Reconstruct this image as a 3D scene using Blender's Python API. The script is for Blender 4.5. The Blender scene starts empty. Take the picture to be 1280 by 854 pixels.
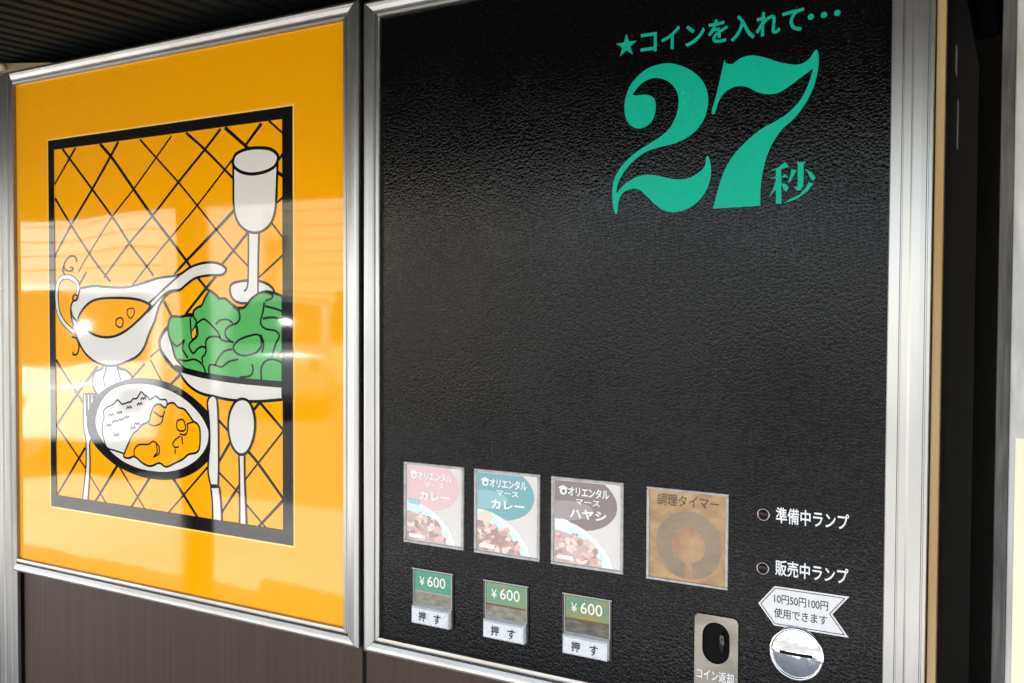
import bpy, math, random
from mathutils import Vector, Matrix
from mathutils.geometry import tessellate_polygon

random.seed(27)
S = bpy.context.scene
COL = S.collection

# ------------------------------------------------------------------ camera
F_PX, IW, IH = 1150.0, 1280.0, 854.0
YAW, PITCH, ROLL = math.radians(29.2), math.radians(1.5), math.radians(0.25)
EYE = Vector((0.0, -1.0, 1.5))
fw = Vector((-math.sin(YAW) * math.cos(PITCH), math.cos(YAW) * math.cos(PITCH), -math.sin(PITCH)))
rt = Vector((math.cos(YAW), math.sin(YAW), 0.0))
up = rt.cross(fw)
rt, up = math.cos(ROLL) * rt + math.sin(ROLL) * up, math.cos(ROLL) * up - math.sin(ROLL) * rt
cam = bpy.data.cameras.new("camera")
cam.sensor_width = 36.0
cam.lens = F_PX / IW * 36.0
cam.clip_start = 0.02
cam.clip_end = 2000.0
cam_o = bpy.data.objects.new("camera", cam)
cam_o.matrix_world = Matrix((
    (rt.x, up.x, -fw.x, EYE.x), (rt.y, up.y, -fw.y, EYE.y), (rt.z, up.z, -fw.z, EYE.z), (0, 0, 0, 1)))
COL.objects.link(cam_o)
S.camera = cam_o

# ------------------------------------------------------------------ sky, sun, exposure
SUN_EL, SUN_AZ = math.radians(48), math.radians(40)      # sun stands behind the shop, to the right
world = bpy.data.worlds.new("World")
S.world = world
world.use_nodes = True
wn = world.node_tree
sky = wn.nodes.new("ShaderNodeTexSky")
sky.sky_type = 'NISHITA'
sky.sun_disc = False
sky.sun_elevation = SUN_EL
sky.sun_rotation = SUN_AZ
sky.air_density = 1.0
sky.dust_density = 0.3
haze = wn.nodes.new("ShaderNodeHueSaturation")          # milky summer sky
haze.inputs["Saturation"].default_value = 0.5
wn.links.new(sky.outputs[0], haze.inputs["Color"])
wn.links.new(haze.outputs[0], wn.nodes["Background"].inputs[0])
wn.nodes["Background"].inputs[1].default_value = 0.08
sun = bpy.data.lights.new("sun", 'SUN')
sun.energy = 5.0
sun.angle = math.radians(0.5)
sun.color = (1.0, 0.97, 0.92)
sun_o = bpy.data.objects.new("sun", sun)
sd = Vector((math.sin(SUN_AZ) * math.cos(SUN_EL), math.cos(SUN_AZ) * math.cos(SUN_EL), math.sin(SUN_EL)))
sun_o.rotation_euler = sd.to_track_quat('Z', 'Y').to_euler()
sun_o.location = (0, 6, 8)
COL.objects.link(sun_o)
S.view_settings.view_transform = 'Standard'
S.view_settings.look = 'None'
S.view_settings.exposure = 2.95
S.view_settings.gamma = 1.0
S.view_settings.use_curve_mapping = False
S.cycles.use_denoising = True
S.cycles.max_bounces = 10
S.cycles.diffuse_bounces = 5
S.cycles.glossy_bounces = 5


# ------------------------------------------------------------------ materials
def srgb(r, g, b):
    f = lambda c: c / 12.92 if c <= 0.04045 else ((c + 0.055) / 1.055) ** 2.4
    return (f(r / 255), f(g / 255), f(b / 255), 1.0)


def mat(name, col, rough=0.5, metal=0.0, spec=0.5, coat=0.0, bump=None, var=None, trans=0.0, ior=1.5):
    """bump = (scale xyz, strength, distance, detail); var = (scale xyz, colour2, low, high)"""
    m = bpy.data.materials.new(name)
    m.use_nodes = True
    nt = m.node_tree
    b = nt.nodes["Principled BSDF"]
    b.inputs["Base Color"].default_value = col
    b.inputs["Roughness"].default_value = rough
    b.inputs["Metallic"].default_value = metal
    b.inputs["Specular IOR Level"].default_value = spec
    b.inputs["Coat Weight"].default_value = coat
    b.inputs["IOR"].default_value = ior
    b.inputs["Transmission Weight"].default_value = trans
    if bump or var:
        geo = nt.nodes.new("ShaderNodeNewGeometry")

    def noise(scale, detail=4.0):
        mp = nt.nodes.new("ShaderNodeMapping")
        mp.inputs["Scale"].default_value = scale
        nt.links.new(geo.outputs["Position"], mp.inputs["Vector"])
        n = nt.nodes.new("ShaderNodeTexNoise")
        n.inputs["Scale"].default_value = 1.0
        n.inputs["Detail"].default_value = detail
        nt.links.new(mp.outputs[0], n.inputs["Vector"])
        return n
    if var:
        n = noise(var[0])
        r = nt.nodes.new("ShaderNodeValToRGB")
        r.color_ramp.elements[0].position = var[2]
        r.color_ramp.elements[1].position = var[3]
        r.color_ramp.elements[0].color = col
        r.color_ramp.elements[1].color = var[1]
        nt.links.new(n.outputs[0], r.inputs[0])
        nt.links.new(r.outputs[0], b.inputs["Base Color"])
    if bump:
        n = noise(bump[0], bump[3])
        bp = nt.nodes.new("ShaderNodeBump")
        bp.inputs["Strength"].default_value = bump[1]
        bp.inputs["Distance"].default_value = bump[2]
        nt.links.new(n.outputs[0], bp.inputs["Height"])
        nt.links.new(bp.outputs[0], b.inputs["Normal"])
    return m


def acrylic(name, col, rough=0.03):
    # printed acrylic sheet: glossy, very slightly wavy, wiped unevenly; the same waves for every ink
    m = mat(name, col, rough, bump=((3.0, 3.0, 3.5), 0.35, 0.006, 1.0), ior=1.5)
    nt = m.node_tree
    geo = nt.nodes.new("ShaderNodeNewGeometry")
    n = nt.nodes.new("ShaderNodeTexNoise")
    n.inputs["Scale"].default_value = 9.0
    n.inputs["Detail"].default_value = 5.0
    nt.links.new(geo.outputs["Position"], n.inputs["Vector"])
    mr = nt.nodes.new("ShaderNodeMapRange")
    mr.inputs["From Min"].default_value = 0.42
    mr.inputs["From Max"].default_value = 0.75
    mr.inputs["To Min"].default_value = rough
    mr.inputs["To Max"].default_value = 0.075
    nt.links.new(n.outputs[0], mr.inputs["Value"])
    nt.links.new(mr.outputs[0], nt.nodes["Principled BSDF"].inputs["Roughness"])
    return m


INK_YELLOW = acrylic("acrylic_yellow", srgb(247, 166, 2))
INK_BLACK = acrylic("acrylic_black", (0.006, 0.005, 0.005, 1))
INK_WHITE = acrylic("acrylic_white", (0.70, 0.65, 0.59, 1))
INK_GREEN = acrylic("acrylic_green", (0.085, 0.39, 0.095, 1))
INK_PALE = acrylic("acrylic_pale_edge", srgb(250, 205, 110))


def leather(name, base, rough, spec, dist):
    """painted sheet embossed with small leather pebbles"""
    m = bpy.data.materials.new(name)
    m.use_nodes = True
    nt = m.node_tree
    L = nt.links.new
    b = nt.nodes["Principled BSDF"]
    b.inputs["Base Color"].default_value = base
    b.inputs["Roughness"].default_value = rough
    b.inputs["Specular IOR Level"].default_value = spec
    geo = nt.nodes.new("ShaderNodeNewGeometry")
    nz = nt.nodes.new("ShaderNodeTexNoise")
    nz.inputs["Scale"].default_value = 120.0
    nz.inputs["Detail"].default_value = 1.0
    L(geo.outputs["Position"], nz.inputs["Vector"])
    sub = nt.nodes.new("ShaderNodeVectorMath"); sub.operation = 'SUBTRACT'
    sub.inputs[1].default_value = (0.5, 0.5, 0.5)
    L(nz.outputs["Color"], sub.inputs[0])
    sc = nt.nodes.new("ShaderNodeVectorMath"); sc.operation = 'SCALE'
    sc.inputs["Scale"].default_value = 0.002
    L(sub.outputs[0], sc.inputs[0])
    ad = nt.nodes.new("ShaderNodeVectorMath"); ad.operation = 'ADD'
    L(geo.outputs["Position"], ad.inputs[0])
    L(sc.outputs[0], ad.inputs[1])
    v = nt.nodes.new("ShaderNodeTexVoronoi")          # small rounded pebbles
    v.feature = 'SMOOTH_F1'
    v.inputs["Scale"].default_value = 258.0
    v.inputs["Smoothness"].default_value = 0.22
    L(ad.outputs[0], v.inputs["Vector"])
    ve = nt.nodes.new("ShaderNodeTexVoronoi")         # fine creases between them
    ve.feature = 'DISTANCE_TO_EDGE'
    ve.inputs["Scale"].default_value = 258.0
    L(ad.outputs[0], ve.inputs["Vector"])
    edge = nt.nodes.new("ShaderNodeMapRange")
    edge.interpolation_type = 'SMOOTHSTEP'
    edge.inputs["From Min"].default_value = 0.0
    edge.inputs["From Max"].default_value = 0.22
    edge.inputs["To Min"].default_value = 0.0
    edge.inputs["To Max"].default_value = 0.42
    L(ve.outputs["Distance"], edge.inputs["Value"])
    ramp = nt.nodes.new("ShaderNodeMath"); ramp.operation = 'SUBTRACT'
    L(edge.outputs[0], ramp.inputs[0])
    L(v.outputs["Distance"], ramp.inputs[1])
    big = nt.nodes.new("ShaderNodeTexNoise")
    big.inputs["Scale"].default_value = 7.0
    big.inputs["Detail"].default_value = 3.0
    L(geo.outputs["Position"], big.inputs["Vector"])
    st = nt.nodes.new("ShaderNodeMapRange")
    st.inputs["From Min"].default_value = 0.3
    st.inputs["From Max"].default_value = 0.7
    st.inputs["To Min"].default_value = 0.55
    st.inputs["To Max"].default_value = 1.0
    L(big.outputs[0], st.inputs["Value"])
    bp = nt.nodes.new("ShaderNodeBump")
    bp.inputs["Distance"].default_value = dist
    L(st.outputs[0], bp.inputs["Strength"])
    fleck = nt.nodes.new("ShaderNodeTexNoise")         # settled dust and tiny chips
    fleck.inputs["Scale"].default_value = 620.0
    fleck.inputs["Detail"].default_value = 0.0
    L(geo.outputs["Position"], fleck.inputs["Vector"])
    dust = nt.nodes.new("ShaderNodeMapRange")
    dust.inputs["From Min"].default_value = 0.76
    dust.inputs["From Max"].default_value = 0.84
    L(fleck.outputs[0], dust.inputs["Value"])
    mx = nt.nodes.new("ShaderNodeMix"); mx.data_type = 'RGBA'
    mx.inputs[6].default_value = base
    mx.inputs[7].default_value = (base[0] + 0.07, base[1] + 0.07, base[2] + 0.07, 1)
    L(dust.outputs[0], mx.inputs[0])
    L(mx.outputs[2], b.inputs["Base Color"])
    wipe = nt.nodes.new("ShaderNodeMapRange")          # uneven sheen from wiping
    wipe.inputs["From Min"].default_value = 0.35
    wipe.inputs["From Max"].default_value = 0.72
    wipe.inputs["To Min"].default_value = rough
    wipe.inputs["To Max"].default_value = rough + 0.10
    L(big.outputs[0], wipe.inputs["Value"])
    L(wipe.outputs[0], b.inputs["Roughness"])
    L(ramp.outputs[0], bp.inputs["Height"])
    L(bp.outputs[0], b.inputs["Normal"])
    return m


LEATHER = leather("black_leather_grain", (0.0026, 0.0026, 0.0030, 1), 0.075, 0.18, 0.00020)
TEAL = leather("teal_paint", (0.0, 0.40, 0.25, 1), 0.40, 0.14, 0.00010)
ALU_V = mat("aluminium_upright", (0.395, 0.385, 0.37, 1), 0.33, 1.0,
            bump=((420, 420, 3), 0.10, 0.0004, 3), var=((9, 9, 5), (0.48, 0.455, 0.43, 1), 0.45, 0.75))
ALU_H = mat("aluminium_level", (0.44, 0.425, 0.405, 1), 0.36, 1.0,
            bump=((3, 420, 420), 0.10, 0.0004, 3), var=((6, 20, 60), (0.34, 0.30, 0.255, 1), 0.44, 0.70))
ALU_DIMMED = mat("aluminium_dimmed_upright", (0.30, 0.29, 0.275, 1), 0.34, 1.0,
               bump=((420, 420, 3), 0.10, 0.0004, 3), var=((60, 60, 4), (0.22, 0.21, 0.195, 1), 0.4, 0.7))  # same aluminium, colour darkened to tame the bright light on this upright
CHROME = mat("chrome", (0.60, 0.60, 0.60, 1), 0.12, 1.0, bump=((55, 55, 55), 0.45, 0.003, 3))
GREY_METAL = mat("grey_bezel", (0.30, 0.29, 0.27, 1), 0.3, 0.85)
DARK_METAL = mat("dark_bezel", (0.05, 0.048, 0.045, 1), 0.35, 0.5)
LAMINATE = mat("woodgrain_laminate", (0.047, 0.026, 0.018, 1), 0.42, spec=0.25,
               bump=((260, 260, 4), 0.12, 0.0005, 3), var=((150, 150, 2.2), (0.060, 0.036, 0.026, 1), 0.38, 0.68))
CAB_BLACK = mat("cabinet_black", (0.030, 0.026, 0.022, 1), 0.4, bump=((60, 60, 60), 0.1, 0.001, 2))
GAP = mat("gap_black", (0.003, 0.003, 0.003, 1), 0.7, spec=0.1)
TAN_EDGE = mat("tan_edge_band", srgb(178, 148, 100), 0.5, var=((60, 60, 3), srgb(170, 128, 76), 0.4, 0.7))
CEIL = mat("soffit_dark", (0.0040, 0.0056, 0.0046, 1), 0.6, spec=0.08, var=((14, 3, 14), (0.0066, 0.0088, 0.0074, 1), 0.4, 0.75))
BACKWALL = mat("dark_corrugated", (0.10, 0.088, 0.074, 1), 0.5)
TIMBER = mat("weathered_timber", (0.10, 0.092, 0.082, 1), 0.8, bump=((160, 160, 9), 0.5, 0.002, 4),
             var=((200, 200, 14), (0.04, 0.038, 0.035, 1), 0.35, 0.65))
WALLPAINT = mat("pale_wall_paint", (0.55, 0.53, 0.49, 1), 0.7, bump=((30, 30, 30), 0.3, 0.002, 4),
                var=((40, 40, 9), (0.30, 0.28, 0.25, 1), 0.45, 0.75))
PAPER_Y = mat("cream_paper", srgb(232, 226, 194), 0.75)
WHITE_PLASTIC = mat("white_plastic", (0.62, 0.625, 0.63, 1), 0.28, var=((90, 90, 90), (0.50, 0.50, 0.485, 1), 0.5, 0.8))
KEY_TEXT = mat("key_text", (0.012, 0.012, 0.012, 1), 0.5)
WHITE_PRINT = mat("white_print", (0.74, 0.74, 0.74, 1), 0.45)
STICKER = mat("sticker_white", (0.68, 0.66, 0.655, 1), 0.4)
STICKER_INK = mat("sticker_ink", (0.035, 0.03, 0.03, 1), 0.5)
CREAM_TUB = mat("cream_recess", (0.26, 0.24, 0.19, 1), 0.35, var=((70, 30, 160), (0.12, 0.10, 0.07, 1), 0.35, 0.7))
DARK_TUB = mat("dark_recess", (0.05, 0.045, 0.035, 1), 0.35, var=((70, 30, 160), (0.16, 0.14, 0.10, 1), 0.4, 0.75))
PRICE_GREEN = mat("price_green", (0.055, 0.26, 0.165, 1), 0.3, var=((40, 40, 60), (0.10, 0.27, 0.17, 1), 0.45, 0.75))
PRICE_GREEN_B = mat("price_green_stained", (0.075, 0.27, 0.19, 1), 0.3, var=((45, 45, 45), (0.22, 0.24, 0.10, 1), 0.42, 0.66))
PRICE_GREEN_C = mat("price_green_yellowed", (0.07, 0.24, 0.16, 1), 0.3, var=((30, 30, 55), (0.25, 0.22, 0.07, 1), 0.36, 0.6))
PRICE_INK = mat("price_ink", (0.80, 0.76, 0.62, 1), 0.4)
RUST = mat("rust_stain", (0.16, 0.075, 0.02, 1), 0.7)
CARD_EDGE = mat("clear_card_cover_edge", (0.42, 0.40, 0.38, 1), 0.2, var=((120, 120, 120), (0.30, 0.28, 0.26, 1), 0.4, 0.7))
TIMER_PAPER = mat("timer_paper", (0.46, 0.28, 0.125, 1), 0.42, var=((34, 34, 60), (0.26, 0.135, 0.07, 1), 0.40, 0.72))
TIMER_RING = mat("timer_ring", (0.29, 0.205, 0.13, 1), 0.42, var=((24, 24, 70), (0.21, 0.155, 0.10, 1), 0.38, 0.7))
TIMER_KNOB = mat("timer_knob", (0.44, 0.265, 0.135, 1), 0.42, var=((45, 45, 45), (0.32, 0.17, 0.095, 1), 0.38, 0.66))
TIMER_INK = mat("timer_ink", (0.045, 0.03, 0.015, 1), 0.5)
BRASSY = mat("brushed_brassy_steel", (0.29, 0.27, 0.235, 1), 0.36, 1.0, bump=((8, 200, 500), 0.15, 0.0004, 3),
             var=((30, 30, 60), (0.20, 0.18, 0.15, 1), 0.4, 0.7))
GLOSS_BLACK = mat("gloss_black", (0.008, 0.008, 0.008, 1), 0.12)
LAMP_RED = mat("lamp_lens_red", (0.016, 0.004, 0.004, 1), 0.18, spec=0.25)
BEIGE_WOOD = mat("beige_wood", srgb(150, 128, 96), 0.7, var=((40, 40, 40), srgb(104, 86, 62), 0.4, 0.7))
CREAM_CAP = mat("cream_cap", srgb(196, 190, 140), 0.5)
CONCRETE = mat("concrete", (0.39, 0.383, 0.373, 1), 0.85, bump=((20, 20, 20), 0.2, 0.004, 4),
               var=((1.1, 1.1, 1.1), (0.31, 0.305, 0.295, 1), 0.4, 0.7))
ASPHALT = mat("asphalt", (0.085, 0.085, 0.083, 1), 0.9, var=((2, 2, 2), (0.11, 0.11, 0.107, 1), 0.4, 0.7))


# ------------------------------------------------------------------ helpers
def pt(px, py, y=0.0):
    """point of the machine's front (plane y) measured at photograph position px, py"""
    d = fw * F_PX + rt * (px - IW / 2) - up * (py - IH / 2)
    t = (y - EYE.y) / d.y
    p = EYE + d * t
    return (p.x, p.z)


def zone(ox, oy, s):
    return lambda pts: [pt(ox + p[0] / s, oy + p[1] / s) for p in pts]


def smooth(pts, closed=True, n=6, corners=()):
    """Catmull-Rom through pts; indices in corners stay sharp"""
    m = len(pts)
    if m < 3:
        return list(pts)
    out = []
    rng = range(m) if closed else range(m - 1)
    for i in rng:
        p1, p2 = pts[i], pts[(i + 1) % m]
        p0 = pts[(i - 1) % m] if (closed or i > 0) else p1
        p3 = pts[(i + 2) % m] if (closed or i + 2 < m) else p2
        if i in corners:
            p0 = p1
        if (i + 1) % m in corners:
            p3 = p2
        for k in range(n):
            t = k / n
            q = []
            for a in (0, 1):
                q.append(0.5 * (2 * p1[a] + (p2[a] - p0[a]) * t + (2 * p0[a] - 5 * p1[a] + 4 * p2[a] - p3[a]) * t * t
                                + (3 * p1[a] - p0[a] - 3 * p2[a] + p3[a]) * t ** 3))
            out.append(tuple(q))
    if not closed:
        out.append(tuple(pts[-1]))
    return out


def clip_rect(poly, x0, x1, z0, z1):
    def clip(P, inside, cut):
        o = []
        for i in range(len(P)):
            a, b = P[i - 1], P[i]
            if inside(b):
                if not inside(a):
                    o.append(cut(a, b))
                o.append(b)
            elif inside(a):
                o.append(cut(a, b))
        return o
    def cx(v): return lambda a, b: (v, a[1] + (b[1] - a[1]) * (v - a[0]) / (b[0] - a[0]))
    def cz(v): return lambda a, b: (a[0] + (b[0] - a[0]) * (v - a[1]) / (b[1] - a[1]), v)
    for ins, cut in ((lambda p: p[0] >= x0, cx(x0)), (lambda p: p[0] <= x1, cx(x1)),
                     (lambda p: p[1] >= z0, cz(z0)), (lambda p: p[1] <= z1, cz(z1))):
        if not poly:
            return poly
        poly = clip(poly, ins, cut)
    return poly


class MB:
    def __init__(self):
        self.v, self.f, self.mi, self.mats = [], [], [], []

    def slot(self, m):
        if m not in self.mats:
            self.mats.append(m)
        return self.mats.index(m)

    def face(self, idx, m):
        self.f.append(tuple(idx)); self.mi.append(self.slot(m))

    def add(self, verts, faces, m):
        o = len(self.v)
        self.v += [tuple(p) for p in verts]
        for f in faces:
            self.face([o + i for i in f], m)
        return o

    def flat(self, poly, y, m, holes=()):
        """filled outline on the plane y, facing the camera side (-y)"""
        loops = [list(poly)] + [list(h) for h in holes]
        tri = tessellate_polygon([[Vector((p[0], p[1], 0)) for p in l] for l in loops])
        allp = [p for l in loops for p in l]
        o = len(self.v)
        self.v += [(p[0], y, p[1]) for p in allp]
        for t in tri:
            a, b, c = (allp[i] for i in t)
            cr = (b[0] - a[0]) * (c[1] - a[1]) - (b[1] - a[1]) * (c[0] - a[0])
            t = t if cr > 0 else (t[0], t[2], t[1])
            self.face([o + i for i in t], m)

    def ribbon(self, path, w, y, m, closed=False, w1=None):
        """inked line of width w along path (x, z) on the plane y"""
        n = len(path)
        L, R = [], []
        for i in range(n):
            a = path[i - 1] if (closed or i > 0) else path[i]
            b = path[(i + 1) % n] if (closed or i < n - 1) else path[i]
            dx, dz = b[0] - a[0], b[1] - a[1]
            l = math.hypot(dx, dz) or 1e-9
            nx, nz = -dz / l, dx / l
            ww = w if w1 is None else w + (w1 - w) * i / max(1, n - 1)
            L.append((path[i][0] + nx * ww / 2, y, path[i][1] + nz * ww / 2))
            R.append((path[i][0] - nx * ww / 2, y, path[i][1] - nz * ww / 2))
        o = len(self.v)
        self.v += L + R
        for i in range(n if closed else n - 1):
            j = (i + 1) % n
            self.face((o + i, o + n + i, o + n + j, o + j), m)

    def box(self, x0, x1, y0, y1, z0, z1, m, bev=0.0):
        if bev <= 0:
            v = [(x, y, z) for x in (x0, x1) for y in (y0, y1) for z in (z0, z1)]
            self.add(v, [(0, 1, 3, 2), (4, 6, 7, 5), (0, 4, 5, 1), (2, 3, 7, 6), (0, 2, 6, 4), (1, 5, 7, 3)], m)
        else:                       # front (y0) edges chamfered in two steps
            def ring(y, i):
                return [(x0 + i, y, z0 + i), (x1 - i, y, z0 + i), (x1 - i, y, z1 - i), (x0 + i, y, z1 - i)]
            v = ring(y1, 0) + ring(y0 + bev, 0) + ring(y0 + bev * 0.29, bev * 0.29) + ring(y0, bev)
            fs = [(12, 13, 14, 15), (3, 2, 1, 0)]
            for k in range(3):
                for i in range(4):
                    j = (i + 1) % 4
                    fs.append((4 * k + i, 4 * k + j, 4 * k + 4 + j, 4 * k + 4 + i))
            self.add(v, fs, m)

    def lathe(self, cx, cz, prof, m, n=48, axis='y'):
        """prof = [(radius, y)] turned about the y axis through cx, cz"""
        o = len(self.v)
        for r, y in prof:
            for k in range(n):
                a = 2 * math.pi * k / n
                self.v.append((cx + r * math.cos(a), y, cz + r * math.sin(a)))
        for i in range(len(prof) - 1):
            for k in range(n):
                j = (k + 1) % n
                self.face((o + i * n + k, o + i * n + j, o + (i + 1) * n + j, o + (i + 1) * n + k), m)

    def tube(self, a, b, r, m, n=12, r1=None):
        a, b = Vector(a), Vector(b)
        d = (b - a).normalized()
        s = d.orthogonal().normalized(); t = d.cross(s)
        r1 = r if r1 is None else r1
        o = len(self.v)
        for p, rr in ((a, r), (b, r1)):
            for k in range(n):
                q = 2 * math.pi * k / n
                self.v.append(tuple(p + rr * (math.cos(q) * s + math.sin(q) * t)))
        for k in range(n):
            j = (k + 1) % n
            self.face((o + k, o + j, o + n + j, o + n + k), m)
        self.face([o + k for k in range(n)][::-1], m)
        self.face([o + n + k for k in range(n)], m)

    def build(self, name, parent=None, smooth_shade=False, label=None, bevel=0.0):
        me = bpy.data.meshes.new(name)
        me.from_pydata(self.v, [], self.f)
        for m in self.mats:
            me.materials.append(m)
        for p, i in zip(me.polygons, self.mi):
            p.material_index = i
            p.use_smooth = smooth_shade
        me.update()
        o = bpy.data.objects.new(name, me)
        COL.objects.link(o)
        if parent:
            o.parent = parent
        if label:
            o["label"] = label
        if bevel:
            bm = o.modifiers.new("bevel", 'BEVEL'); bm.width = bevel; bm.segments = 2; bm.limit_method = 'ANGLE'
        return o


def thing(name, label, cat, group=None):
    o = bpy.data.objects.new(name, None)
    COL.objects.link(o)
    o["label"] = label; o["category"] = cat
    if group:
        o["group"] = group
    return o


def text_into(mb, s, x0, x1, z0, z1, y, m, bold=0.0, space=1.0):
    """lettering fitted into the rectangle x0..x1, z0..z1 on the plane y; bold = stroke growth in em"""
    cu = bpy.data.curves.new("lettering", 'FONT')
    cu.body = s
    cu.size = 1.0
    cu.space_character = space
    cu.resolution_u = 4
    ob = bpy.data.objects.new("lettering_tmp", cu)
    COL.objects.link(ob)
    dg = bpy.context.evaluated_depsgraph_get()
    me = bpy.data.meshes.new_from_object(ob.evaluated_get(dg))
    xs = [v.co.x for v in me.vertices]; ys = [v.co.y for v in me.vertices]
    a, b, c, d = min(xs) - bold, max(xs) + bold, min(ys) - bold, max(ys) + bold
    steps = [(0, 0)]
    if bold:
        steps += [(bold * math.cos(k * math.pi / 4), bold * math.sin(k * math.pi / 4)) for k in range(8)]
    faces = [tuple(p.vertices) for p in me.polygons]
    for k, (ox, oz) in enumerate(steps):
        vs = [(x0 + (v.co.x + ox - a) / (b - a) * (x1 - x0), y - 4e-6 * k, z0 + (v.co.y + oz - c) / (d - c) * (z1 - z0)) for v in me.vertices]
        mb.add(vs, faces, m)
    bpy.data.objects.remove(ob); bpy.data.curves.remove(cu); bpy.data.meshes.remove(me)


def ellipse(cx, cz, rx, rz, n=40, rot=0.0):
    c, s = math.cos(rot), math.sin(rot)
    return [(cx + rx * math.cos(a) * c - rz * math.sin(a) * s, cz + rx * math.cos(a) * s + rz * math.sin(a) * c)
            for a in (2 * math.pi * k / n for k in range(n))]


def round_rect(x0, x1, z0, z1, r, n=6):
    o = []
    for cx, cz, a0 in ((x1 - r, z1 - r, 0), (x0 + r, z1 - r, 90), (x0 + r, z0 + r, 180), (x1 - r, z0 + r, 270)):
        for k in range(n + 1):
            a = math.radians(a0 + 90 * k / n)
            o.append((cx + r * math.cos(a), cz + r * math.sin(a)))
    return o


def structure(o):
    o["kind"] = "structure"
    return o


mm = 0.001
# ------------------------------------------------------------------ the setting
# ground: dark asphalt to the horizon with a pale concrete pad and pavement strip laid on it
g = MB(); g.add([(-400, -400, 0), (400, -400, 0), (400, 400, 0), (-400, 400, 0)], [(0, 1, 2, 3)], ASPHALT)
structure(g.build("ground"))
g = MB(); g.add([(-40, -4.6, .004), (-6.3, -4.6, .004), (-6.2, -4.5, .004), (40, -4.5, .004), (40, 0.9, .004), (-40, 0.9, .004)], [(0, 1, 2, 3, 4, 5)], CONCRETE)
structure(g.build("pavement"))

# ribbed soffit of the awning, falling slightly outwards
AW_OUT, AW_IN, AW_Z, AW_SL = -1.08, 0.80, 1.948, 0.045
def ceil_z(y): return AW_Z + AW_SL * y
g = MB()
X0, X1 = -4.6, 3.4
g.add([(X0, AW_OUT, ceil_z(AW_OUT) + .012), (X1, AW_OUT, ceil_z(AW_OUT) + .012), (X1, AW_IN, ceil_z(AW_IN) + .012), (X0, AW_IN, ceil_z(AW_IN) + .012),
       (X0, AW_OUT, ceil_z(AW_OUT) + .09), (X1, AW_OUT, ceil_z(AW_OUT) + .09), (X1, AW_IN, ceil_z(AW_IN) + .30), (X0, AW_IN, ceil_z(AW_IN) + .30)],
      [(0, 3, 2, 1), (4, 5, 6, 7), (0, 1, 5, 4), (1, 2, 6, 5), (2, 3, 7, 6), (3, 0, 4, 7)], CEIL)
ceiling = structure(g.build("ceiling"))
plank_me = None
PITCHX = 0.034

for k in range(int((X1 - X0) / PITCHX)):
    x = X0 + PITCHX * (k + 0.5)
    if plank_me is None:
        g = MB()
        hw = PITCHX / 2 - 0.0012
        ya, yb = AW_OUT, AW_IN
        pr = [(-hw, .011), (-hw, .003), (-hw + .003, 0), (hw - .010, 0), (hw - .006, .004), (hw, .004), (hw, .011)]
        n = len(pr)
        vs = [(px_, ya, ceil_z(ya) + dz) for px_, dz in pr] + [(px_, yb, ceil_z(yb) + dz) for px_, dz in pr]
        g.add(vs, [(i, i + 1, n + i + 1, n + i) for i in range(n - 1)] + [tuple(range(n))[::-1], tuple(range(n, 2 * n))], CEIL)
        o = g.build("plank", ceiling)
        plank_me = o.data
    else:
        o = bpy.data.objects.new("plank", plank_me); COL.objects.link(o); o.parent = ceiling
    o.location = (x, 0, 0)

# flat roof and fascia of the awning; unseen upper fascia added to shade the ground
FASCIA = mat("fascia_paint", (0.30, 0.28, 0.25, 1), 0.7)
g = MB(); g.box(X0, X1, AW_OUT + .02, AW_IN, 2.28, 2.36, FASCIA); g.box(X0, X1, AW_OUT - .03, AW_OUT - .001, 1.845, 2.10, FASCIA); g.box(-2.3, X1, AW_OUT - .03, AW_OUT - .001, 2.10, 2.60, FASCIA)
o = g.build("awning_roof"); o["label"] = "plain flat awning roof above the dark ribbed soffit, with fascia raised for shade"; o["category"] = "awning"

# dark corrugated wall behind the machine
g = MB()
n = 200
vs = []
for k in range(n + 1):
    x = X0 + (X1 - X0) * k / n
    ph = k % 4
    y = 0.80 if ph in (0, 1) else 0.788
    vs += [(x, y, 0.0), (x, y, 2.279)]
g.add(vs, [(2 * k, 2 * k + 2, 2 * k + 3, 2 * k + 1) for k in range(n)], BACKWALL)
structure(g.build("back_wall"))

# pale wall to the right of the machine with a weathered batten on its edge
g = MB(); g.box(-.0128, 1.6, .0, .10, 0, 1.935, WALLPAINT, .001)
side_wall = structure(g.build("side_wall"))
g = MB(); g.box(-.0242, -.0130, -.003, .10, 0, 1.935, TIMBER, .0015)
g.build("batten", side_wall, label="grey weathered timber strip along the edge of the pale wall")
g = MB(); g.box(-.0072, .20, -.0012, -.0004, 1.02, 1.387, PAPER_Y)
o = g.build("paper_notice"); o["label"] = "cream paper sheet stuck on the pale wall beside the machine"; o["category"] = "notice"

# ------------------------------------------------------------------ what the glossy panels mirror: post, houses, van
def post(x, y, label):
    t = thing("awning_post", label, "post")
    g = MB(); g.box(x - .036, x + .036, y - .036, y + .036, .03, ceil_z(y) + .02, TIMBER); g.build("shaft", t, bevel=.006)
    g = MB(); g.box(x - .10, x + .10, y - .10, y + .10, 0, .06, CONCRETE); g.build("footing", t, bevel=.01)
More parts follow.
